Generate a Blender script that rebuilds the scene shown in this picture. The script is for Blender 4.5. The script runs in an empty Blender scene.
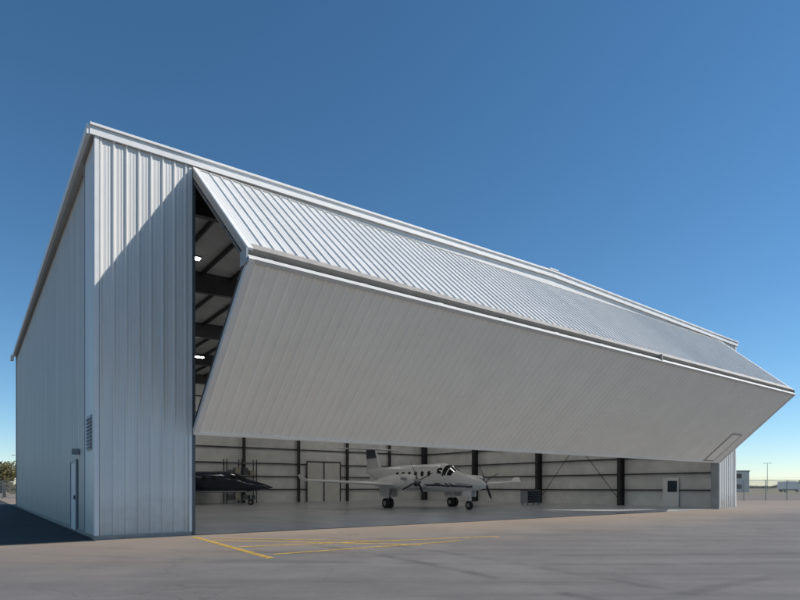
import bpy, math, random
from mathutils import Vector, Matrix
random.seed(4)
S=bpy.context.scene
# ------------------------------------------------------------------ materials
def mat(name, col, rough=.5, metal=0, var=.06, vscale=1.5, bump=0, bscale=40, col2=None, emit=0, streak=False, spec=.5, panel=0, dirt=0):
    m=bpy.data.materials.new(name); m.use_nodes=True
    nt=m.node_tree; N=nt.nodes; L=nt.links; b=N['Principled BSDF']
    b.inputs['Roughness'].default_value=rough; b.inputs['Metallic'].default_value=metal
    b.inputs['Specular IOR Level'].default_value=spec
    tc=N.new('ShaderNodeTexCoord'); nz=N.new('ShaderNodeTexNoise')
    nz.inputs['Scale'].default_value=vscale; nz.inputs['Detail'].default_value=6; nz.inputs['Roughness'].default_value=.6
    src=tc.outputs['Object']
    if streak:
        mp=N.new('ShaderNodeMapping'); mp.inputs['Scale'].default_value=(1.6,1.6,.12)
        L.new(src,mp.inputs[0]); L.new(mp.outputs[0],nz.inputs['Vector'])
    else: L.new(src,nz.inputs['Vector'])
    mr=N.new('ShaderNodeMapRange'); mr.inputs[1].default_value=.3; mr.inputs[2].default_value=.7
    L.new(nz.outputs['Fac'],mr.inputs[0])
    mx=N.new('ShaderNodeMix'); mx.data_type='RGBA'
    c2=col2 or [c*(1-2.2*var) for c in col]
    mx.inputs[6].default_value=(*c2,1); mx.inputs[7].default_value=(*[min(1,c*(1+var*.5)) for c in col],1)
    L.new(mr.outputs[0],mx.inputs[0]); out=mx.outputs[2]
    if panel or dirt:
        sx=N.new('ShaderNodeSeparateXYZ'); L.new(src,sx.inputs[0])
    if panel:
        d=N.new('ShaderNodeMath'); d.operation='DIVIDE'; d.inputs[1].default_value=1.08; L.new(sx.outputs[0],d.inputs[0])
        f=N.new('ShaderNodeMath'); f.operation='FLOOR'; L.new(d.outputs[0],f.inputs[0])
        w=N.new('ShaderNodeTexWhiteNoise'); w.noise_dimensions='1D'; L.new(f.outputs[0],w.inputs['W'])
        m2=N.new('ShaderNodeMapRange'); m2.inputs[3].default_value=1-panel; m2.inputs[4].default_value=1.0
        L.new(w.outputs['Value'],m2.inputs[0])
        hs=N.new('ShaderNodeHueSaturation'); L.new(m2.outputs[0],hs.inputs['Value']); L.new(out,hs.inputs['Color']); out=hs.outputs[0]
    if dirt:   # splash grime near the ground
        n3=N.new('ShaderNodeTexNoise'); n3.inputs['Scale'].default_value=3; n3.inputs['Detail'].default_value=6; L.new(src,n3.inputs['Vector'])
        a1=N.new('ShaderNodeMath'); a1.operation='MULTIPLY_ADD'; a1.inputs[1].default_value=-1.6; L.new(n3.outputs['Fac'],a1.inputs[0]); L.new(sx.outputs[2],a1.inputs[2])
        r3=N.new('ShaderNodeMapRange'); r3.inputs[1].default_value=-.7; r3.inputs[2].default_value=.6; r3.inputs[3].default_value=dirt; r3.inputs[4].default_value=0; L.new(a1.outputs[0],r3.inputs[0])
        m3=N.new('ShaderNodeMix'); m3.data_type='RGBA'; L.new(r3.outputs[0],m3.inputs[0]); L.new(out,m3.inputs[6]); m3.inputs[7].default_value=(.32,.28,.23,1); out=m3.outputs[2]
    L.new(out,b.inputs['Base Color'])
    if bump:
        n2=N.new('ShaderNodeTexNoise'); n2.inputs['Scale'].default_value=bscale; n2.inputs['Detail'].default_value=8
        L.new(src,n2.inputs['Vector'])
        bp=N.new('ShaderNodeBump'); bp.inputs['Strength'].default_value=bump; bp.inputs['Distance'].default_value=.02
        L.new(n2.outputs['Fac'],bp.inputs['Height']); L.new(bp.outputs[0],b.inputs['Normal'])
    if emit:
        b.inputs['Emission Color'].default_value=(*col,1); b.inputs['Emission Strength'].default_value=emit
    return m
M_front=mat('white_ribbed_steel',(.75,.74,.71),.5,0,.04,1.2,streak=True,panel=.06,spec=.35)
M_wall=mat('white_ribbed_wall',(.74,.73,.70),.48,0,.05,1.2,streak=True,panel=.05,spec=.35,dirt=.45)
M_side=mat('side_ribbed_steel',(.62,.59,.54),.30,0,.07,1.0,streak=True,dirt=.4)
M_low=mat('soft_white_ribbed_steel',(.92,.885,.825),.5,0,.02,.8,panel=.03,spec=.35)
M_trim=mat('white_trim',(.78,.77,.75),.5,0,.04,spec=.35)
M_edge=mat('panel_edge_trim',(.60,.59,.56),.55,0,.04,spec=.3)
M_trim2=mat('tan_trim',(.38,.345,.30),.5,0,.08)
M_greytrim=mat('grey_trim',(.30,.32,.34),.5,0,.08)
M_jamb=mat('dark_jamb',(.10,.11,.12),.5,0,.1)
M_steel=mat('dark_frame_steel',(.035,.036,.04),.5,0,.2)
M_liner=mat('wall_liner',(.74,.74,.72),.6,0,.10,.6)
M_roofliner=mat('roof_insulation',(.50,.50,.49),.7,0,.1,.7)
M_base=mat('concrete_base',(.33,.31,.28),.8,0,.1,3,.3)
M_floor=mat('hangar_floor',(.52,.53,.54),.28,0,.14,.35,.05,20)
M_lamp=mat('lamp_glow',(1,.98,.94),.5,emit=70)
M_louv=mat('louver',(.22,.23,.24),.5)
M_pw=mat('aircraft_white',(.80,.80,.80),.25,0,.02)
M_pn=mat('aircraft_navy',(.02,.026,.045),.2,0,.05)
M_glass=mat('aircraft_glass',(.015,.018,.02),.12,0,.02)
M_rub=mat('rubber',(.02,.02,.02),.8,0,.1)
M_met=mat('bare_metal',(.45,.45,.46),.3,.9,.05)
M_red=mat('stripe_grey',(.08,.09,.12),.35,0,.05)
M_galv=mat('galvanised',(.30,.31,.32),.5,.3,.1)
M_bark=mat('bark',(.10,.075,.05),.9,0,.2,4,.5)
M_leaf=mat('leaf',(.17,.14,.05),.7,0,.2,.9,col2=(.07,.07,.022))
M_leaf2=mat('leaf_far',(.07,.085,.035),.8,0,.2,.2,col2=(.035,.045,.02))
M_bldg=mat('render_wall',(.62,.61,.58),.7,0,.05)
M_win=mat('window_glass',(.03,.045,.06),.1,0,.02)

# ------------------------------------------------------------------ mesh builder
class MB:
    def __init__(s): s.v=[];s.f=[];s.m=[];s.mats=[]
    def mi(s,m):
        if m not in s.mats: s.mats.append(m)
        return s.mats.index(m)
    def quad(s,pts,m):
        n=len(s.v); s.v+= [tuple(p) for p in pts]; s.f.append(tuple(range(n,n+len(pts)))); s.m.append(s.mi(m))
    def hexa(s,p,m):
        n=len(s.v); s.v+=[tuple(q) for q in p]
        for f in((3,2,1,0),(4,5,6,7),(0,1,5,4),(1,2,6,5),(2,3,7,6),(3,0,4,7)):
            s.f.append(tuple(n+i for i in f)); s.m.append(s.mi(m))
    def box(s,a,b,m):
        x0,y0,z0=a;x1,y1,z1=b
        s.hexa([(x0,y0,z0),(x1,y0,z0),(x1,y1,z0),(x0,y1,z0),(x0,y0,z1),(x1,y0,z1),(x1,y1,z1),(x0,y1,z1)],m)
    def bar(s,a,b,w,h,m,up=(0,0,1)):
        a=Vector(a);b=Vector(b);d=(b-a).normalized();up=Vector(up)
        if abs(d.dot(up))>.98: up=Vector((1,0,0))
        sd=d.cross(up).normalized()*w/2; u=sd.cross(d).normalized()*h/2
        s.hexa([a-sd-u,a+sd-u,b+sd-u,b-sd-u,a-sd+u,a+sd+u,b+sd+u,b-sd+u],m)
    def rings(s,rings,m,cap=True,fm=None):
        n0=len(s.v);k=len(rings[0])
        for r in rings: s.v+=[tuple(p) for p in r]
        for i in range(len(rings)-1):
            for j in range(k):
                a=n0+i*k+j;b=n0+i*k+(j+1)%k
                f=(a,b,b+k,a+k); s.f.append(f)
                mm=m
                if fm:
                    c=sum((Vector(s.v[q]) for q in f),Vector())/4
                    mm=fm(c) or m
                s.m.append(s.mi(mm))
        if cap:
            s.f.append(tuple(n0+j for j in reversed(range(k)))); s.m.append(s.mi(m))
            e=n0+(len(rings)-1)*k; s.f.append(tuple(e+j for j in range(k))); s.m.append(s.mi(m))
    def tube(s,a,b,r0,r1,m,k=10):
        a=Vector(a);b=Vector(b);d=(b-a).normalized();u=Vector((0,0,1)) if abs(d.z)<.9 else Vector((1,0,0))
        p=d.cross(u).normalized();q=d.cross(p)
        s.rings([[c+(p*math.cos(t)+q*math.sin(t))*r for t in [2*math.pi*j/k for j in range(k)]] for c,r in((a,r0),(b,r1))],m)
    def obj(s,name,parent=None,smooth=False,bev=0):
        me=bpy.data.meshes.new(name); me.from_pydata(s.v,[],s.f)
        for m in s.mats: me.materials.append(m)
        me.polygons.foreach_set('material_index',s.m)
        if smooth: me.polygons.foreach_set('use_smooth',[True]*len(s.f))
        me.update(); o=bpy.data.objects.new(name,me); S.collection.objects.link(o)
        if parent: o.parent=parent
        if bev:
            b=o.modifiers.new('b','BEVEL'); b.width=bev; b.segments=2; b.limit_method='ANGLE'
        return o
def empty(name,loc=(0,0,0),rz=0,sc=1):
    e=bpy.data.objects.new(name,None); S.collection.objects.link(e); e.location=loc; e.rotation_euler=(0,0,rz); e.scale=(sc,)*3; e.empty_display_size=.5
    return e
PITCH=.36
def corr(mb,O,U,L,V,H,Nn,m,H2=None,amp=.04,pitch=PITCH,minor=True,start=.05):
    O=Vector(O);U=Vector(U);V=Vector(V);Nn=Vector(Nn)
    pr=[(0,0)];x=start
    while x+pitch<L+.3:
        for dx,h in ([(0,0),(.035,amp),(.07,amp),(.105,0)]+([(.17,0),(.18,.008),(.20,.008),(.21,0),(.265,0),(.275,.008),(.295,.008),(.305,0)] if minor else [])):
            if x+dx<L: pr.append((x+dx,h))
        x+=pitch
    pr.append((L,0))
    mi=mb.mi(m); n=len(mb.v)
    for x,h in pr:
        hh=H2(x) if H2 else H
        mb.v.append(tuple(O+U*x+Nn*h)); mb.v.append(tuple(O+U*x+Nn*h+V*hh))
    for i in range(len(pr)-1):
        mb.f.append((n+2*i,n+2*i+2,n+2*i+3,n+2*i+1)); mb.m.append(mi)

# ------------------------------------------------------------------ hangar (local: x=s along front, y=t inward, z)
W=43.0;D=37.0;RZ=math.atan2(.6,.8);AX,AY=-9.21,17.33
hg=empty('aircraft_hangar',(AX,AY,0),RZ)
EZ=12.42;RG=12.88
def roof(s): return EZ+(RG-EZ)*(1-abs(s-W/2)/(W/2))
DS0,DS1=2.92,40.25; HZ=12.18
mb=MB()
zt=lambda s: roof(s)-.12
corr(mb,(0.05,-.005,.12),(1,0,0),DS0-.17,(0,0,1),1,(0,-1,0),M_wall,H2=lambda x:zt(x)-.14,amp=.045)
corr(mb,(DS1+.12,-.005,.12),(1,0,0),W-DS1-.17,(0,0,1),1,(0,-1,0),M_wall,H2=lambda x:zt(DS1+x)-.14,amp=.045)
mb.box((0.01,0,0.12),(DS0-.02,.3,12.2),M_front); mb.box((DS1+.02,0,0.12),(W-.01,.3,12.2),M_front)
mb.obj('front_wall',hg)
mb=MB()
mb.hexa([(0.02,.01,HZ+.021),(W/2,.01,HZ+.021),(W/2,.25,HZ+.021),(0.02,.25,HZ+.021),(0.02,.01,zt(0)),(W/2,.01,zt(W/2)),(W/2,.25,zt(W/2)),(0.02,.25,zt(0))],M_trim)
mb.hexa([(W/2,.01,HZ+.021),(W-.02,.01,HZ+.021),(W-.02,.25,HZ+.021),(W/2,.25,HZ+.021),(W/2,.01,zt(W/2)),(W-.02,.01,zt(W)),(W-.02,.25,zt(W)),(W/2,.25,zt(W/2))],M_trim)
mb.obj('gable_infill',hg)
mb=MB()
mb.box((0,.301,.12),(.28,1.9,12.25),M_wall)
R=.10
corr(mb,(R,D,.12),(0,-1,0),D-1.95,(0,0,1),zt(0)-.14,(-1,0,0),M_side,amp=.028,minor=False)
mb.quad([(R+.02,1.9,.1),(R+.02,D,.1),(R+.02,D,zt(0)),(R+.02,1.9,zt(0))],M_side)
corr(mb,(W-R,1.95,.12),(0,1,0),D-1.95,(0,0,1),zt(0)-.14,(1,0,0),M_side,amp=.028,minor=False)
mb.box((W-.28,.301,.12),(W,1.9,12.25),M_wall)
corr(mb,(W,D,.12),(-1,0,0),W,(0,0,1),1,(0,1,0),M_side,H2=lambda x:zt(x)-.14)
mb.obj('side_walls',hg)
mb=MB()
mb.box((-.03,-.06,0),(DS0-.06,.3,.12),M_base);mb.box((DS1+.11,-.06,0),(W+.03,.3,.12),M_base)
mb.box((R-.04,.301,0),(R+.2,D,.12),M_base);mb.box((W-R-.2,.301,0),(W-R+.04,D,.12),M_base);mb.box((R,D-.02,0),(W-R,D+.04,.118),M_base)
mb.obj('plinth',hg)
mb=MB()
mb.box((-.02,-.06,.125),(.10,.0,12.24),M_trim); mb.box((-.022,-.001,.125),(-.001,.14,12.24),M_trim)
mb.box((W-.10,-.06,.125),(W+.02,0,12.24),M_trim)
mb.box((-.02,1.84,.125),(.06,1.93,12.24),M_greytrim)
mb.box((DS0-.14,-.055,.125),(DS0-.05,.0,12.15),M_trim)
mb.box((DS0-.05,-.075,0),(DS0+.05,.5,12.15),M_jamb)
mb.box((DS1-.02,-.07,0),(DS1+.10,.5,12.15),M_greytrim)
mb.obj('corner_trims',hg)
mb=MB()
OV=.06
for a,b in((-.16,W/2-.004),(W/2+.004,W+.2)):
    za,zb=(roof(0)-.003 if a<0 else RG),(RG if a<0 else roof(W)-.003)
    y0,y1=-OV-.05,-OV+.0
    mb.hexa([(a,y0,za-.25),(b,y0,zb-.25),(b,y1,zb-.25),(a,y1,za-.25),(a,y0,za+.0),(b,y0,zb+.0),(b,y1,zb+.0),(a,y1,za+.0)],M_trim)
    y0,y1=-OV-.11,-OV+.03
    mb.hexa([(a,y0,za+.005),(b,y0,zb+.005),(b,y1,zb+.005),(a,y1,za+.005),(a,y0,za+.085),(b,y0,zb+.085),(b,y1,zb+.085),(a,y1,za+.085)],M_trim)
mb.box((W/2-.35,-OV-.13,RG+.09),(W/2+.35,D+.3,RG+.15),M_trim)
for s0,s1 in((-.24,-.13),(W+.13,W+.24)):
    mb.box((s0,-OV-.03,roof(0)-.26),(s1,D+.3,roof(0)+.03),M_trim)
mb.box((-.36,D-.2,roof(0)-.5),(-.14,D+.35,roof(0)-.1),M_trim)
mb.obj('fascia',hg,bev=.008)
mb=MB()
for a,b in((-.15,W/2),(W/2,W+.15)):
    za,zb=(EZ,RG) if a<0 else (RG,EZ)
    mb.hexa([(a,-OV+.002,za-.12),(b,-OV+.002,zb-.12),(b,D+.3,zb-.12),(a,D+.3,za-.12),(a,-OV+.002,za),(b,-OV+.002,zb),(b,D+.3,zb),(a,D+.3,za)],M_trim)
    y=.1
    while y<D:
        mb.hexa([(a,y,za+.001),(b,y,zb+.001),(b,y+.05,zb+.001),(a,y+.05,za+.001),(a,y,za+.06),(b,y,zb+.06),(b,y+.05,zb+.06),(a,y+.05,za+.06)],M_trim); y+=.6
mb.obj('roof',hg)
mb=MB()
mb.box((.35,.5,0.01),(.40,D-.35,12.15),M_liner)
mb.box((W-.40,.5,0.01),(W-.35,D-.35,12.15),M_liner)
mb.box((.40,D-.36,0.01),(W-.40,D-.30,12.15),M_liner)
for a,b in((.4,W/2),(W/2,W-.4)):
    mb.quad([(a,.3,roof(a)-.35),(b,.3,roof(b)-.35),(b,D-.3,roof(b)-.35),(a,D-.3,roof(a)-.35)],M_roofliner)
mb.obj('insulated_liner',hg)
mb=MB()
for t in(.8,9,18,27,35.9):
    for s,sg in((.4,1),(W-.4,-1)):
        mb.box((min(s,s+sg*.7),t-.012,0),(max(s,s+sg*.7),t+.012,11.7),M_steel)
        mb.box((min(s+sg*.66,s+sg*.7),t-.15,0),(max(s+sg*.66,s+sg*.7),t+.15,11.3),M_steel)
        mb.box((min(s,s+sg*.03),t-.15,0),(max(s,s+sg*.03),t+.15,11.7),M_steel)
        r0=roof(s)-.4;r1=roof(W/2)-.4;c=W/2
        for (ya,yb,da,db,ka,kb) in((t-.012,t+.012,1.1,.7,0,0),(t-.13,t+.13,1.13,.73,1.1,.7)):
            mb.hexa([(s,ya,r0-da),(c,ya,r1-db),(c,yb,r1-db),(s,yb,r0-da),(s,ya,r0-ka),(c,ya,r1-kb),(c,yb,r1-kb),(s,yb,r0-ka)],M_steel)
for z in(1.35,2.7,4.05,5.6,7.2,8.8,10.4):
    mb.box((.42,.6,z-.05),(.56,D-.4,z+.05),M_steel); mb.box((W-.56,.6,z-.05),(W-.42,D-.4,z+.05),M_steel)
    mb.box((.5,D-.52,z-.05),(W-.5,D-.38,z+.05),M_steel)
for s in(7,13,19.1,25.2,31.3,37.2):
    mb.box((s-.12,D-.8,0),(s+.12,D-.54,12),M_steel)
s=1.6
while s<W-1:
    mb.box((s-.04,.6,roof(s)-.58),(s+.04,D-.4,roof(s)-.37),M_steel); s+=1.5
for s in(.75,W-.75):
    mb.bar((s,9,.3),(s,18,11),.04,.04,M_steel);mb.bar((s,18,.3),(s,9,11),.04,.04,M_steel)
mb.box((DS0-.3,.32,11.5),(DS1+.3,.7,12.1),M_steel)
mb.obj('steel_frame',hg)
mb=MB()
for t in(4.5,13.5,22.5,31.5):
    for s in(4,10,16,27,33,39):
        mb.box((s-.6,t-.14,11.0),(s+.6,t+.14,11.1),M_greytrim)
        mb.box((s-.55,t-.1,10.96),(s+.55,t+.1,10.998),M_lamp)
        mb.bar((s,t,11.1),(s,t,12),.02,.02,M_steel)
mb.obj('ceiling_lamps',hg)
mb=MB(); mb.quad([(.3,0.03,.008),(W-.3,.03,.008),(W-.3,D-.3,.008),(.3,D-.3,.008)],M_floor)
mb.obj('floor_slab',hg)
mb=MB()
for s in(9,17,25,33): mb.box((s-.01,.05,.004),(s+.01,D-.4,.0105),M_jamb)
for t in(9,18,27): mb.box((.5,t-.01,.004),(W-.5,t+.01,.0100),M_jamb)
mb.obj('floor_joints',hg)
mb=MB()
mb.box((W-.60,4.0,.02),(W-.56,5.3,2.35),M_pw); mb.box((W-.62,4.12,1.2),(W-.602,4.9,2.1),M_win)
mb.box((26.2,D-.60,.02),(30.4,D-.54,4.3),M_bldg)
for s in(26.2,28.3,30.4): mb.box((s-.06,D-.66,.02),(s+.06,D-.601,4.4),M_steel)
mb.box((26.2,D-.66,4.3),(30.4,D-.601,4.42),M_steel)
mb.obj('interior_doors',hg)
mb=MB()
mb.box((R-.06,4.1,.05),(R-.035,5.4,2.5),M_front)
for a,b in(((4.02,.05),(4.1,2.6)),((5.4,.05),(5.48,2.6)),((4.1,2.5),(5.4,2.6))):
    mb.box((R-.09,a[0],a[1]),(R-.03,b[0],b[1]),M_greytrim)
mb.box((R-.13,4.2,1.15),(R-.06,4.26,1.3),M_jamb)
mb.box((R-.26,3.6,2.75),(R-.03,3.8,2.95),M_greytrim)
mb.obj('side_door',hg)
mb=MB()
mb.box((-.03,.5,2.75),(-.002,1.35,3.85),M_greytrim)
for i in range(9):
    z=2.82+i*.11
    mb.hexa([(-.07,.55,z),(-.031,.55,z),(-.031,1.3,z),(-.07,1.3,z),(-.035,.55,z+.07),(-.031,.55,z+.07),(-.031,1.3,z+.07),(-.035,1.3,z+.07)],M_louv)
mb.obj('louver_vent',hg)

# ------------------------------------------------------------------ bifold door
def dpanel(name,pt,pb,n,skin,edge_bottom,edge_top,m,th=.20,amp=.045):
    P=lambda s,p: Vector((s,-p[0],p[1]))
    a=P(0,pt);b=P(0,pb);V=(b-a);H=V.length;V.normalize()
    Nn=Vector((1,0,0)).cross(V); 
    if Nn.y>0: Nn=-Nn
    s0,s1=DS0-.04,DS1-.03
    mb=MB();X=Vector((1,0,0))
    A=a-Nn*.004
    q=[A+X*s0,A+X*s1,A+X*s1+V*H,A+X*s0+V*H]
    mb.hexa([p-Nn*th for p in q]+q,m)
    corr(mb,a+X*(s0+.10)+V*edge_top,X,(s1-s0-.2),V,H-edge_bottom-edge_top,Nn,skin,amp=amp)
    o=mb.obj(name+'_skin',hg)
    mb=MB()
    def strip(sa,sb,va,vb,h,mm):
        q=[a+X*sa+V*va-Nn*.002,a+X*sb+V*va-Nn*.002,a+X*sb+V*vb-Nn*.002,a+X*sa+V*vb-Nn*.002]
        mb.hexa([p for p in q]+[p+Nn*h for p in q],mm)
    strip(s0,s0+.16,0,H,.055,M_trim); strip(s1-.16,s1,0,H,.055,M_trim)
    if edge_bottom: strip(s0+.163,s1-.163,H-edge_bottom,H,.05,M_trim2 if skin is M_front else M_low)
    if edge_top: strip(s0+.163,s1-.163,0,edge_top,.05,M_edge)
    o2=mb.obj(name+'_edge_trim',hg)
    mb=MB()
    I=a-Nn*(th+.0)
    for v in(.12,H*.33,H*.66,H-.12):
        mb.bar(I+X*s0+V*v-Nn*.08,I+X*s1+V*v-Nn*.08,.12,.12,M_steel)
    s=s0+.06;k=0
    while s<s1:
        mb.bar(I+X*s+V*.1-Nn*.10,I+X*s+V*(H-.1)-Nn*.10,.1,.1,M_steel)
        if k%4==0 and s+3<s1: mb.bar(I+X*s+V*.1-Nn*.2,I+X*(s+3)+V*(H-.1)-Nn*.2,.05,.05,M_steel)
        s+=3.08;k+=1
    mb.obj(name+'_framing',hg)
    return a,V,Nn,H
UT=(.06,12.15);UB=(4.75,7.93);LT=(4.86,7.68);LB=(.10,3.36)
dpanel('upper_door',UT,UB,1,M_front,.36,.05,M_trim2)
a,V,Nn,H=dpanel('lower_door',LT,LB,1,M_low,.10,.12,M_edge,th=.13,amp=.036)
mb=MB();X=Vector((1,0,0))
def rail(sa,sb,va,vb,h=.06,mm=M_trim2):
    q=[a+X*sa+V*va+Nn*.002,a+X*sb+V*va+Nn*.002,a+X*sb+V*vb+Nn*.002,a+X*sa+V*vb+Nn*.002]
    mb.hexa([p for p in q]+[p+Nn*h for p in q],mm)
rail(37.6,37.68,H-2.7,H-.15);rail(38.9,38.98,H-2.7,H-.15);rail(37.68,38.9,H-2.7,H-2.62);rail(37.68,38.9,H-.23,H-.15)
rail(37.685,38.895,H-2.615,H-.235,.048,M_low)
mb.obj('walk_door',hg)
mb=MB()
s=DS0+.6
while s<DS1:
    p=Vector((s,-4.70,7.79)); mb.tube(p-X*.12,p+X*.12,.035,.035,M_jamb,8)
    s+=3.08
for s in (8,16,24,32):
    mb.bar((s,-.12,3.5),(s,.2,11.9),.10,.012,M_jamb)
mb.box((DS0-.09,-4.80,7.55),(DS0-.045,-4.35,7.95),M_greytrim)
mb.box((DS1-.02,-4.80,7.55),(DS1+.02,-4.35,7.95),M_greytrim)
mb.box((23.60,-4.87,7.68),(23.68,-4.60,8.0),M_trim2)
mb.obj('door_hardware',hg)

# ------------------------------------------------------------------ turboprop
def oval(x,zc,ry,rz,k=32,p=2.0):
    out=[]
    for j in range(k):
        t=2*math.pi*j/k;c,s=math.cos(t),math.sin(t)
        out.append((x,ry*math.copysign(abs(c)**(2/p),c),zc+rz*math.copysign(abs(s)**(2/p),s)))
    return out
def interp(sec,n):
    res=[];x0=sec[0][0];x1=sec[-1][0]
    for i in range(n+1):
        x=x0+(x1-x0)*i/n
        for a,b in zip(sec,sec[1:]):
            if (a[0]-x)*(b[0]-x)<=1e-9:
                f=(x-a[0])/(b[0]-a[0])
                res.append(tuple([x]+[a[k]+(b[k]-a[k])*f for k in(1,2,3)]));break
    return res
def smooth_sec(sec,n,it=2):
    r=interp(sec,n)
    for _ in range(it):
        r=[r[0]]+[tuple([r[i][0]]+[(r[i-1][k]+2*r[i][k]+r[i+1][k])/4 for k in(1,2,3)]) for i in range(1,len(r)-1)]+[r[-1]]
    return r
def wing(mb,root,tip,m,th=.13):
    prof=[(0,0),(.03,.35),(.12,.75),(.3,1),(.6,.7),(1,.05),(1,-.05),(.6,-.35),(.3,-.5),(.1,-.4),(.02,-.2)]
    rs=[]
    for (x,y,z,c) in(root,tip):
        rs.append([(x-c*a,y,z+b*c*th/1.6) for a,b in prof])
    mb.rings(rs,m)
def wheel(mb,c,r,w):
    mb.tube((c[0],c[1]-w/2,c[2]),(c[0],c[1]+w/2,c[2]),r,r,M_rub,20)
    mb.tube((c[0],c[1]-w/2-.01,c[2]),(c[0],c[1]+w/2+.01,c[2]),r*.5,r*.5,M_met,12)
def turboprop():
    SC=1.15
    d=Vector((.55,-.835));rz=math.atan2(d.y,d.x)
    nose=Vector((5.8,38.8)); c=nose-d*7*SC
    e=empty('twin_engine_turboprop',(c.x,c.y,.009),rz,SC)
    mb=MB()
    sec=[(7.0,1.5,.04,.04),(6.8,1.5,.22,.2),(6.3,1.54,.38,.36),(5.5,1.62,.52,.5),(4.5,1.7,.62,.62),(3.8,1.9,.68,.84),(3.2,1.98,.72,.92),(-1.5,2.0,.72,.92),(-3.2,2.12,.6,.76),(-5,2.35,.38,.5),(-6.9,2.62,.1,.16)]
    def fm(c):
        if 3.6<c.x<4.4 and c.z>2.1 and (abs(c.y)>.035) and not (3.93<c.x<4.03 and abs(c.y)>.3): return M_glass
        if 3.05<c.x<3.5 and 2.2<c.z<2.6: return M_glass
        if c.x<6.2 and 1.42<c.z-.03*(3-c.x)<1.56: return M_red
        if c.x<6.0 and 1.60<c.z-.03*(3-c.x)<1.64: return M_red
    mb.rings([oval(*q,k=72,p=2.15) for q in smooth_sec(sec,160)],M_pw,fm=fm)
    mb.obj('fuselage',e,True)
    mb=MB()
    for sg in(1,-1):
        for i in range(6):
            x=2.3-i*.75
            pts=[(x+.15*math.cos(t),sg*.728,2.25+.18*math.sin(t)) for t in [math.pi*2*j/14 for j in range(14)]]
            pts2=[(p[0],sg*.66,p[2]) for p in pts]
            mb.rings([pts2,pts],M_glass)
    mb.obj('cabin_windows',e)
    mb=MB()
    for sg in(1,-1):
        wing(mb,(1.9,sg*.3,1.42,2.3),(1.9,sg*2.6,1.5,2.2),M_pw)
        wing(mb,(1.9,sg*2.6,1.5,2.2),(1.2,sg*8.7,1.78,1.05),M_pw)
        wing(mb,(1.2,sg*8.7,1.78,1.05),(.8,sg*8.95,2.1,.6),M_pw)
    mb.obj('wings',e,False)
    mb=MB()
    for sg in(1,-1):
        s2=[(3.75,1.75,.26,.28),(3.5,1.75,.34,.38),(2.5,1.73,.42,.48),(1,1.7,.42,.46),(-.6,1.65,.28,.28),(-1.4,1.62,.06,.06)]
        mb.rings([[(p[0],p[1]+sg*2.7,p[2]) for p in oval(*q,k=28,p=2.2)] for q in smooth_sec(s2,24,1)],M_pw)
        s3=[(4.2,1.75,.02,.02),(4.05,1.75,.12,.12),(3.85,1.75,.19,.19),(3.76,1.75,.2,.2)]
        mb.rings([[(p[0],p[1]+sg*2.7,p[2]) for p in oval(*q,k=16)] for q in s3],M_met)
        mb.tube((3.2,sg*3.1,1.9),(2.9,sg*3.28,1.93),.09,.09,M_met); mb.tube((3.2,sg*2.3,1.9),(2.9,sg*2.12,1.93),.09,.09,M_met)
        mb.rings([[(3.755,sg*2.7+.2*math.cos(t),1.52+.1*math.sin(t)) for t in [2*math.pi*j/12 for j in range(12)]],[(3.77,sg*2.7+.2*math.cos(t),1.52+.1*math.sin(t)) for t in [2*math.pi*j/12 for j in range(12)]]],M_steel)
    mb.obj('nacelles',e,True)
    mb=MB()
    for sg in(1,-1):
        for k in range(4):
            an=math.radians(25+90*k); r=Vector((0,math.cos(an),math.sin(an))); t=Vector((.8,-math.sin(an)*.6,math.cos(an)*.6))
            c0=Vector((3.92,sg*2.7,1.75)); rs=[]
            for rr,w,h in((.15,.09,.045),(.5,.15,.025),(1.0,.15,.018),(1.25,.10,.01)):
                p=c0+r*rr; nn=r.cross(t).normalized()
                rs.append([p-t*w/2,p+nn*h,p+t*w/2,p-nn*h])
            mb.rings(rs,M_steel)
    mb.obj('propellers',e)
    mb=MB()
    f0=[(-4.3,0,2.6),(-5.0,0,3.0),(-5.6,0,4.25),(-6.9,0,4.25),(-6.75,0,2.6)]
    mb.rings([[(p[0],-.07,p[2]) for p in f0],[(p[0],.07,p[2]) for p in f0]],M_pw)
    f1=[(-5.35,0,3.6),(-5.61,0,4.26),(-6.91,0,4.26),(-6.85,0,3.6)]
    mb.rings([[(p[0],-.075,p[2]) for p in f1],[(p[0],.075,p[2]) for p in f1]],M_red)
    for sg in(1,-1): wing(mb,(-5.5,0,4.3,1.5),(-6.1,sg*2.8,4.3,.85),M_pw,.1)
    s4=[(-5.2,4.3,.02,.02),(-5.5,4.3,.12,.1),(-7,4.3,.06,.06)]
    mb.rings([oval(*q,k=12) for q in s4],M_pw)
    mb.rings([[(-5.6,-.03,1.9),(-6.6,-.03,2.45),(-6.2,-.03,1.8)],[(-5.6,.03,1.9),(-6.6,.03,2.45),(-6.2,.03,1.8)]],M_pw)
    mb.obj('t_tail',e)
    mb=MB()
    mb.tube((5.4,0,1.3),(5.5,0,.3),.06,.05,M_met); wheel(mb,(5.5,0,.27),.27,.17)
    mb.bar((5.5,-.13,.3),(5.5,.13,.3),.06,.06,M_met); mb.bar((5.2,0,1.25),(5.45,0,.7),.04,.04,M_met)
    mb.box((5.1,.18,.8),(5.9,.2,1.2),M_pw);mb.box((5.1,-.2,.8),(5.9,-.18,1.2),M_pw)
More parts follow.
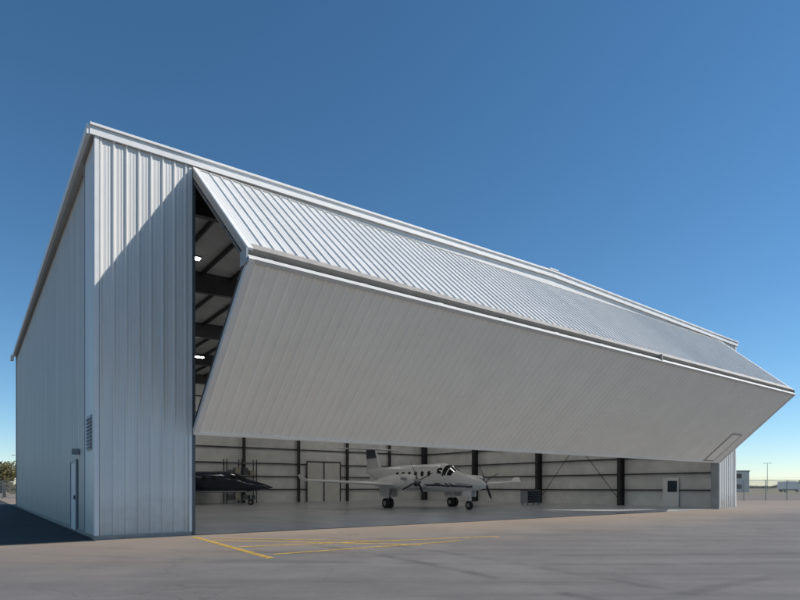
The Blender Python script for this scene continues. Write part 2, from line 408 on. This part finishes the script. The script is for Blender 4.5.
    for sg in(1,-1):
        mb.tube((.5,sg*2.7,1.5),(.5,sg*2.7,.35),.08,.06,M_met)
        wheel(mb,(.5,sg*2.7-.17,.33),.33,.18);wheel(mb,(.5,sg*2.7+.17,.33),.33,.18)
        mb.box((.0,sg*2.7-.36,.75),(1.1,sg*2.7-.34,1.4),M_pw);mb.box((.0,sg*2.7+.34,.75),(1.1,sg*2.7+.36,1.4),M_pw)
        mb.bar((1.1,sg*2.7,1.4),(.52,sg*2.7,.7),.05,.05,M_met)
    mb.obj('landing_gear',e)
turboprop()
def jet():
    rz=math.radians(-8)
    d=Vector((math.cos(rz),math.sin(rz))); nose=Vector((-11.2,50.5)); c=nose-d*7*1.15
    e=empty('business_jet',(c.x,c.y,.009),rz,1.15)
    mb=MB()
    sec=[(7.0,1.35,.03,.03),(6.6,1.38,.2,.16),(5.8,1.45,.42,.34),(5,1.52,.56,.5),(4.2,1.7,.68,.72),(3.5,1.78,.76,.82),(-2.5,1.8,.78,.82),(-5,1.95,.55,.58),(-7.2,2.2,.12,.18)]
    def fm(c):
        if 3.9<c.x<4.9 and c.z>1.85: return M_glass
        if 1.0<c.z<1.08 and c.x<5: return M_pw
    mb.rings([oval(*q,k=48) for q in smooth_sec(sec,90)],M_pn,fm=fm)
    for sg in(1,-1):
        s2=[(-2.3,2.25,.3,.3),(-2.5,2.25,.38,.38),(-4,2.25,.38,.38),(-5,2.25,.22,.22)]
        mb.rings([[(p[0],p[1]+sg*1.25,p[2]) for p in oval(*q,k=18)] for q in s2],M_pn)
    mb.obj('fuselage',e,True)
    mb=MB()
    for sg in(1,-1):
        wing(mb,(1.6,sg*.3,1.15,3.0),(-1.6,sg*7.2,1.5,.9),M_pn)
        for i in range(5):
            x=2.6-i*.8
            pts=[(x+.16*math.cos(t),sg*.775,2.05+.17*math.sin(t)) for t in [math.pi*2*j/12 for j in range(12)]]
            mb.rings([[(p[0],sg*.72,p[2]) for p in pts],pts],M_glass)
        wing(mb,(-6.6,0,4.15,1.4),(-7.6,sg*2.6,4.2,.7),M_pn,.1)
    f0=[(-4.4,0,2.4),(-6.5,0,4.15),(-7.9,0,4.15),(-7.0,0,2.2)]
    mb.rings([[(p[0],-.07,p[2]) for p in f0],[(p[0],.07,p[2]) for p in f0]],M_pn)
    mb.obj('wings_and_tail',e)
    mb=MB()
    mb.tube((5.2,0,1.2),(5.25,0,.25),.05,.05,M_met);wheel(mb,(5.25,0,.22),.22,.2)
    for sg in(1,-1):
        mb.tube((-.6,sg*1.9,1.2),(-.6,sg*1.9,.3),.07,.06,M_met);wheel(mb,(-.6,sg*1.9,.3),.3,.22)
    mb.obj('landing_gear',e)
jet()
def BW(s,t,z=0): return Vector((AX+.8*s-.6*t,AY+.6*s+.8*t,z))
p=BW(18.2,34.6); e=empty('storage_rack',(p.x,p.y,.008),RZ)
mb=MB()
for x in(-1.5,0,1.5):
    for y in(0,.8): mb.box((x-.04,y-.04,0),(x+.04,y+.04,4.3),M_steel)
for z in(.3,1.5,2.7,3.9): mb.box((-1.5,0,z),(1.5,.8,z+.06),M_galv)
for z in(.36,1.56,2.76): 
    for x in(-1.3,-.6,.2,.9): mb.box((x,.1,z),(x+.5,.7,z+random.uniform(.4,.8)),random.choice([M_jamb,M_trim2,M_pn]))
mb.obj('shelving',e)
p=BW(37.5,15.0); e=empty('tool_cabinet',(p.x,p.y,.008),RZ)
mb=MB(); mb.box((-.9,-.4,.12),(.9,.4,1.3),M_greytrim); mb.box((-.95,-.45,1.302),(.95,.45,1.36),M_steel)
for i in range(5): mb.box((-.85,-.43,.2+i*.21),(.85,-.402,.38+i*.21),M_pn)
for x in(-.75,.75):
    for y in(-.3,.3): mb.tube((x-.03,y,.06),(x+.03,y,.06),.06,.06,M_rub)
mb.obj('drawers',e)

# ------------------------------------------------------------------ ground
def gmat(name,k=1.0,tint=True):
    m=bpy.data.materials.new(name); m.use_nodes=True; nt=m.node_tree;N=nt.nodes;L=nt.links;b=N['Principled BSDF']
    tc=N.new('ShaderNodeTexCoord'); P=tc.outputs['Object']
    def noise(sc,det=6,ro=.6,sx=None,rot=-.35):
        n=N.new('ShaderNodeTexNoise'); n.inputs['Scale'].default_value=sc;n.inputs['Detail'].default_value=det;n.inputs['Roughness'].default_value=ro
        if sx:
            mp=N.new('ShaderNodeMapping'); mp.inputs['Scale'].default_value=sx; mp.inputs['Rotation'].default_value=(0,0,rot); L.new(P,mp.inputs[0]);L.new(mp.outputs[0],n.inputs['Vector'])
        else: L.new(P,n.inputs['Vector'])
        return n.outputs['Fac']
    def rng(v,a,b_,c=0,d=1):
        r=N.new('ShaderNodeMapRange'); r.inputs[1].default_value=a;r.inputs[2].default_value=b_;r.inputs[3].default_value=c;r.inputs[4].default_value=d; L.new(v,r.inputs[0]); return r.outputs[0]
    def math_(op,a,b_=None):
        x=N.new('ShaderNodeMath'); x.operation=op
        for i,q in enumerate((a,b_)):
            if q is None: continue
            if isinstance(q,(int,float)): x.inputs[i].default_value=q
            else: L.new(q,x.inputs[i])
        return x.outputs[0]
    def mix(f,a,c,bt='MIX'):
        x=N.new('ShaderNodeMix'); x.data_type='RGBA'; x.blend_type=bt
        if isinstance(f,(int,float)): x.inputs[0].default_value=f
        else: L.new(f,x.inputs[0])
        for i,q in((6,a),(7,c)):
            if isinstance(q,tuple): x.inputs[i].default_value=(*[w*k for w in q],1)
            else: L.new(q,x.inputs[i])
        return x.outputs[2]
    c=mix(rng(noise(.12,5),.35,.65),(.180,.166,.156),(.245,.226,.212))
    c=mix(rng(noise(.7,8,.65),.35,.7,0,.6),c,(.125,.116,.110))
    c=mix(rng(noise(.5,7,.7,(.12,1.6,1)),.50,.70,0,.6),c,(.10,.093,.088))
    c=mix(rng(noise(.4,6,.7,(.10,1.9,1),.5),.56,.76,0,.45),c,(.30,.28,.26))
    c=mix(rng(noise(60,4,.8),.3,.7,0,.4),c,(.08,.075,.07))
    c=mix(rng(noise(9,5,.8),.52,.75,0,.35),c,(.08,.075,.07))
    if tint:
        wn=noise(.8,4)
        for (cx,cy,rad,amt) in((-30,-8,36.5,.6),(-30,-8,38.1,.5),(22,-14,27,.5),(22,-14,28.7,.45),(4,58,44.5,.45),(4,58,46.1,.4)):
            sb=N.new('ShaderNodeVectorMath'); sb.operation='DISTANCE'; L.new(P,sb.inputs[0]); sb.inputs[1].default_value=(cx,cy,0)
            dd=math_('ABSOLUTE',math_('SUBTRACT',sb.outputs['Value'],rad))
            f=math_('MULTIPLY',rng(dd,.06,.22,amt,0),rng(wn,.38,.6,0,1))
            c=mix(f,c,(.06,.056,.053))
        dp=N.new('ShaderNodeVectorMath'); dp.operation='DOT_PRODUCT'; dp.inputs[1].default_value=(-.6,.8,0); L.new(P,dp.inputs[0])
        ad=math_('ADD',dp.outputs['Value'],rng(noise(.25,5),0,1,-5,5))
        t0=-.6*AX+.8*AY
        c=mix(rng(ad,t0-8,t0-1,0,.75),c,(.285,.225,.175))
    v=N.new('ShaderNodeTexVoronoi'); v.feature='DISTANCE_TO_EDGE'; v.inputs['Scale'].default_value=.16
    wn=N.new('ShaderNodeTexNoise'); wn.inputs['Scale'].default_value=1.2; wn.inputs['Detail'].default_value=6; L.new(P,wn.inputs['Vector'])
    va=N.new('ShaderNodeVectorMath'); va.operation='MULTIPLY_ADD'; va.inputs[1].default_value=(1.6,1.6,0); L.new(wn.outputs['Color'],va.inputs[0]); L.new(P,va.inputs[2]); L.new(va.outputs[0],v.inputs['Vector'])
    c=mix(rng(v.outputs['Distance'],.0,.004,.35,0),c,(.05,.047,.045))
    L.new(c,b.inputs['Base Color']); b.inputs['Roughness'].default_value=.8; b.inputs['Specular IOR Level'].default_value=.3
    bp=N.new('ShaderNodeBump'); bp.inputs['Strength'].default_value=.6; bp.inputs['Distance'].default_value=.02
    L.new(noise(45,8,.7),bp.inputs['Height']);L.new(bp.outputs[0],b.inputs['Normal'])
    return m
mb=MB(); G=4000
mb.quad([(-G,-G,0),(G,-G,0),(G,G,0),(-G,G,0)],gmat('worn_asphalt')); mb.obj('ground')
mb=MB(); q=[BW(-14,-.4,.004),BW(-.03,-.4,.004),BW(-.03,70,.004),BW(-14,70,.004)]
mb.quad(q,gmat('shade_darkened_asphalt',.30,False)); mb.obj('side_shade_sheet')  # asphalt colour darkened to deepen the hangar's shadow along the side wall
M_grass=mat('dry_grass',(.26,.21,.12),.9,0,.2,.1,col2=(.17,.16,.08))
mb=MB(); mb.quad([(-G,118,.008),(G,118,.008),(G,G,.008),(-G,G,.008)],M_grass); mb.obj('grass_field')
def paint(name,col):
    m=mat(name,col,.7,0,.1); nt=m.node_tree;N=nt.nodes;L=nt.links;b=N['Principled BSDF']
    tc=N.new('ShaderNodeTexCoord');n=N.new('ShaderNodeTexNoise');n.inputs['Scale'].default_value=5;n.inputs['Detail'].default_value=8;n.inputs['Roughness'].default_value=.75;L.new(tc.outputs['Object'],n.inputs['Vector'])
    r=N.new('ShaderNodeMapRange');r.inputs[1].default_value=.47;r.inputs[2].default_value=.68;r.inputs[3].default_value=.95;r.inputs[4].default_value=.15;L.new(n.outputs['Fac'],r.inputs[0]);L.new(r.outputs[0],b.inputs['Alpha'])
    return m
M_yel=paint('worn_yellow_paint',(.58,.37,.07))
mb=MB()
def line(a,b,w,z=.004):
    a=Vector((*a,z));b=Vector((*b,z));d=(b-a).normalized();n=Vector((-d.y,d.x,0))*w/2
    mb.quad([a-n,b-n,b+n,a+n],M_yel)
line((-6.6,18.4),(-2.9,12.9),.18)
line((-5.6,17.2),(.6,15.9),.17,.005)
line((-4.3,15.3),(3.2,18.6),.17,.006)
line((-3.0,13.6),(1.8,17.0),.15,.007)
line((-5.9,17.9),(0,16.9),.14,.008)
mb.obj('yellow_floor_markings')

# ------------------------------------------------------------------ fences
def fence(name,x0,y0,x1,y1,h=2.4):
    e=empty(name,(x0,y0,0),math.atan2(y1-y0,x1-x0)); Ln=math.hypot(x1-x0,y1-y0)
    mb=MB();x=0
    while x<=Ln: mb.tube((x,0,0),(x,0,h+.05),.05,.05,M_greytrim,6); x+=3
    mb.bar((0,0,h),(Ln,0,h),.06,.06,M_greytrim); mb.bar((0,0,.12),(Ln,0,.12),.03,.03,M_greytrim)
    mb.obj('posts',e); mb=MB(); x=-h
    while x<Ln:
        for a,b in(((x,.1),(x+h,h)),((x+h,.1),(x,h))):
            if min(a[0],b[0])>=0 and max(a[0],b[0])<=Ln: mb.bar((a[0],.0,a[1]),(b[0],.0,b[1]),.02,.02,M_greytrim)
        x+=.25
    for z in(h+.15,h+.3): mb.bar((0,0,z),(Ln,0,z),.015,.015,M_greytrim)
    mb.obj('mesh_fabric',e)
fence('chain_link_fence',37,66,110,82)
fence('chain_link_fence',-120,84,-50,78)
def bldg(name,x,y,w,d,h,rz):
    e=empty(name,(x,y,0),rz)
    mb=MB(); mb.box((0,0,0),(w,d,h),M_bldg); mb.box((-.15,-.15,h+.002),(w+.15,d+.15,h+.35),M_greytrim)
    mb.box((w*.55,d*.3,h+.352),(w*.8,d*.6,h+2.0),M_bldg)
    mb.tube((w*.7,d*.45,h+2.0),(w*.7,d*.45,h+5),.08,.04,M_galv,6)
    mb.obj('walls',e); mb=MB()
    fl=int(h//3)
    for f in range(fl):
        xx=1
        while xx+1.6<w:
            mb.box((xx,-.04,f*3.2+1),(xx+1.6,-.004,f*3.2+2.4),M_win); xx+=2.6
        yy=1
        while yy+1.6<d:
            mb.box((-.04,yy,f*3.2+1),(-.004,yy+1.6,f*3.2+2.4),M_win); yy+=2.6
    mb.obj('windows',e)
bldg('terminal_building',86,175,20.5,12,6.3,0)
def truck(x,y,rz):
    e=empty('box_truck',(x,y,0),rz)
    mb=MB(); mb.box((-3,-1.1,.9),(2.2,1.1,3.3),M_pw); mb.box((-3.1,-.5,.6),(4.2,.5,.88),M_steel)
    mb.rings([[(2.35,y_,.6),(4.5,y_,.6),(4.5,y_,1.5),(4.1,y_,2.5),(2.35,y_,2.6)] for y_ in(-1.05,1.05)],M_pw)
    mb.quad([(4.52,-.9,1.55),(4.52,.9,1.55),(4.14,.9,2.45),(4.14,-.9,2.45)],M_win)
    for s in(-1,1): mb.box((3.0,s*1.06-.01,1.5),(4.0,s*1.06+.01,2.3),M_win)
    mb.obj('body',e,bev=.03); mb=MB()
    for xx in(-2,3.6):
        for s in(-1,1): wheel(mb,(xx,s*.95,.48),.48,.3)
    mb.obj('wheels',e)
for x,y,r in((122,180,.1),(134,186,.2),(150,184,2.9)): truck(x,y,r)
for x,y in((128,200),(190,220),(-100,150)):
    e=empty('light_pole',(x,y,0)); mb=MB(); mb.tube((0,0,0),(0,0,10),.12,.07,M_galv,8); mb.bar((-1,0,9.9),(1,0,9.9),.08,.08,M_galv)
    mb.box((-1.3,-.2,9.8),(-.8,.2,9.95),M_greytrim);mb.box((.8,-.2,9.8),(1.3,.2,9.95),M_greytrim); mb.obj('pole',e)
def tree(x,y,h,rad,n=2600):
    e=empty('autumn_tree',(x,y,0)); mb=MB()
    mb.tube((0,0,0),(0,0,h*.35),.22,.15,M_bark,8); tips=[]
    for i in range(9):
        a=random.uniform(0,6.28);r=rad*random.uniform(.4,.85);z=h*random.uniform(.45,.88)
        st=Vector((0,0,h*random.uniform(.18,.36))); en=Vector((r*math.cos(a),r*math.sin(a),z)); mid=(st+en)/2+Vector((0,0,.3))
        mb.tube(st,mid,.11,.07,M_bark,6);mb.tube(mid,en,.07,.02,M_bark,6); tips+=[(en,rad*random.uniform(.3,.5)),(mid,rad*.3)]
    tips.append((Vector((0,0,h*.85)),rad*.4))
    for i in range(5): tips.append((Vector((random.uniform(-.6,.6)*rad,random.uniform(-.6,.6)*rad,h*.25)),rad*.3))
    mb.obj('trunk',e,True); mb=MB()
    for i in range(n):
        c,r=random.choice(tips)
        v=Vector((random.gauss(0,1),random.gauss(0,1),random.gauss(0,.8))).normalized()*r*random.random()**.4
        p=c+v; p.z=max(p.z,.3); s=random.uniform(.10,.24)
        a=Vector((random.gauss(0,1),random.gauss(0,1),random.gauss(0,1))).normalized(); b=a.orthogonal().normalized()
        mb.quad([p-a*s,p+b*s*.6,p+a*s,p-b*s*.6],M_leaf)
    mb.obj('crown',e)
for x,y,h,r in((-62,90,5.6,3.0),(-66,94,5.4,3.0),(-73,89,6.0,3.4),(-81,95,5.6,3.2)): tree(x,y,h,r,4200)
mb=MB()
for i in range(9000):
    x=random.uniform(-900,900); y=640+40*math.sin(x*.01)+random.uniform(-12,12)
    hh=5+3*math.sin(x*.031)+2.5*math.sin(x*.09+1); z=random.uniform(.5,max(2,hh)); s=random.uniform(1,2.6)
    a=Vector((random.gauss(0,1),random.gauss(0,1),random.gauss(0,1))).normalized(); b=a.orthogonal().normalized(); p=Vector((x,y,z))
    mb.quad([p-a*s,p+b*s*.8,p+a*s,p-b*s*.8],M_leaf2)
mb.obj('distant_tree_line')

# ------------------------------------------------------------------ light & camera
oa,ob=1.60,1.62
sd=Vector((.6+.8*oa,-.8+.6*oa,ob)).normalized()
el=math.asin(sd.z); az=math.atan2(sd.x,sd.y)
sl=bpy.data.lights.new('sun','SUN'); sl.energy=5.0; sl.angle=math.radians(.5); sl.color=(1,.95,.88)
so=bpy.data.objects.new('sun',sl); S.collection.objects.link(so); so.rotation_euler=sd.to_track_quat('Z','Y').to_euler(); so.location=(60,0,60)
w=bpy.data.worlds.new('World'); S.world=w; w.use_nodes=True; N=w.node_tree.nodes; L=w.node_tree.links
sk=N.new('ShaderNodeTexSky'); sk.sky_type='NISHITA'; sk.sun_disc=False; sk.sun_elevation=el; sk.sun_rotation=az
sk.air_density=1.0; sk.dust_density=0; sk.ozone_density=4.0; sk.altitude=1200
hs=N.new('ShaderNodeHueSaturation'); hs.inputs['Saturation'].default_value=1.14; hs.inputs['Hue'].default_value=.492; hs.inputs['Value'].default_value=1.06
L.new(sk.outputs[0],hs.inputs['Color'])
bg=N['Background']; bg.inputs['Strength'].default_value=.115; L.new(hs.outputs[0],bg.inputs[0])
cd=bpy.data.cameras.new('camera'); cd.sensor_width=36; cd.lens=574/800*36; cd.shift_y=187/800; cd.clip_end=9000; cd.clip_start=.1
co=bpy.data.objects.new('camera',cd); S.collection.objects.link(co); co.location=(0,0,1.6); co.rotation_euler=(math.radians(90),0,0)
S.camera=co
S.view_settings.view_transform='Standard'; S.view_settings.look='None'; S.view_settings.exposure=0
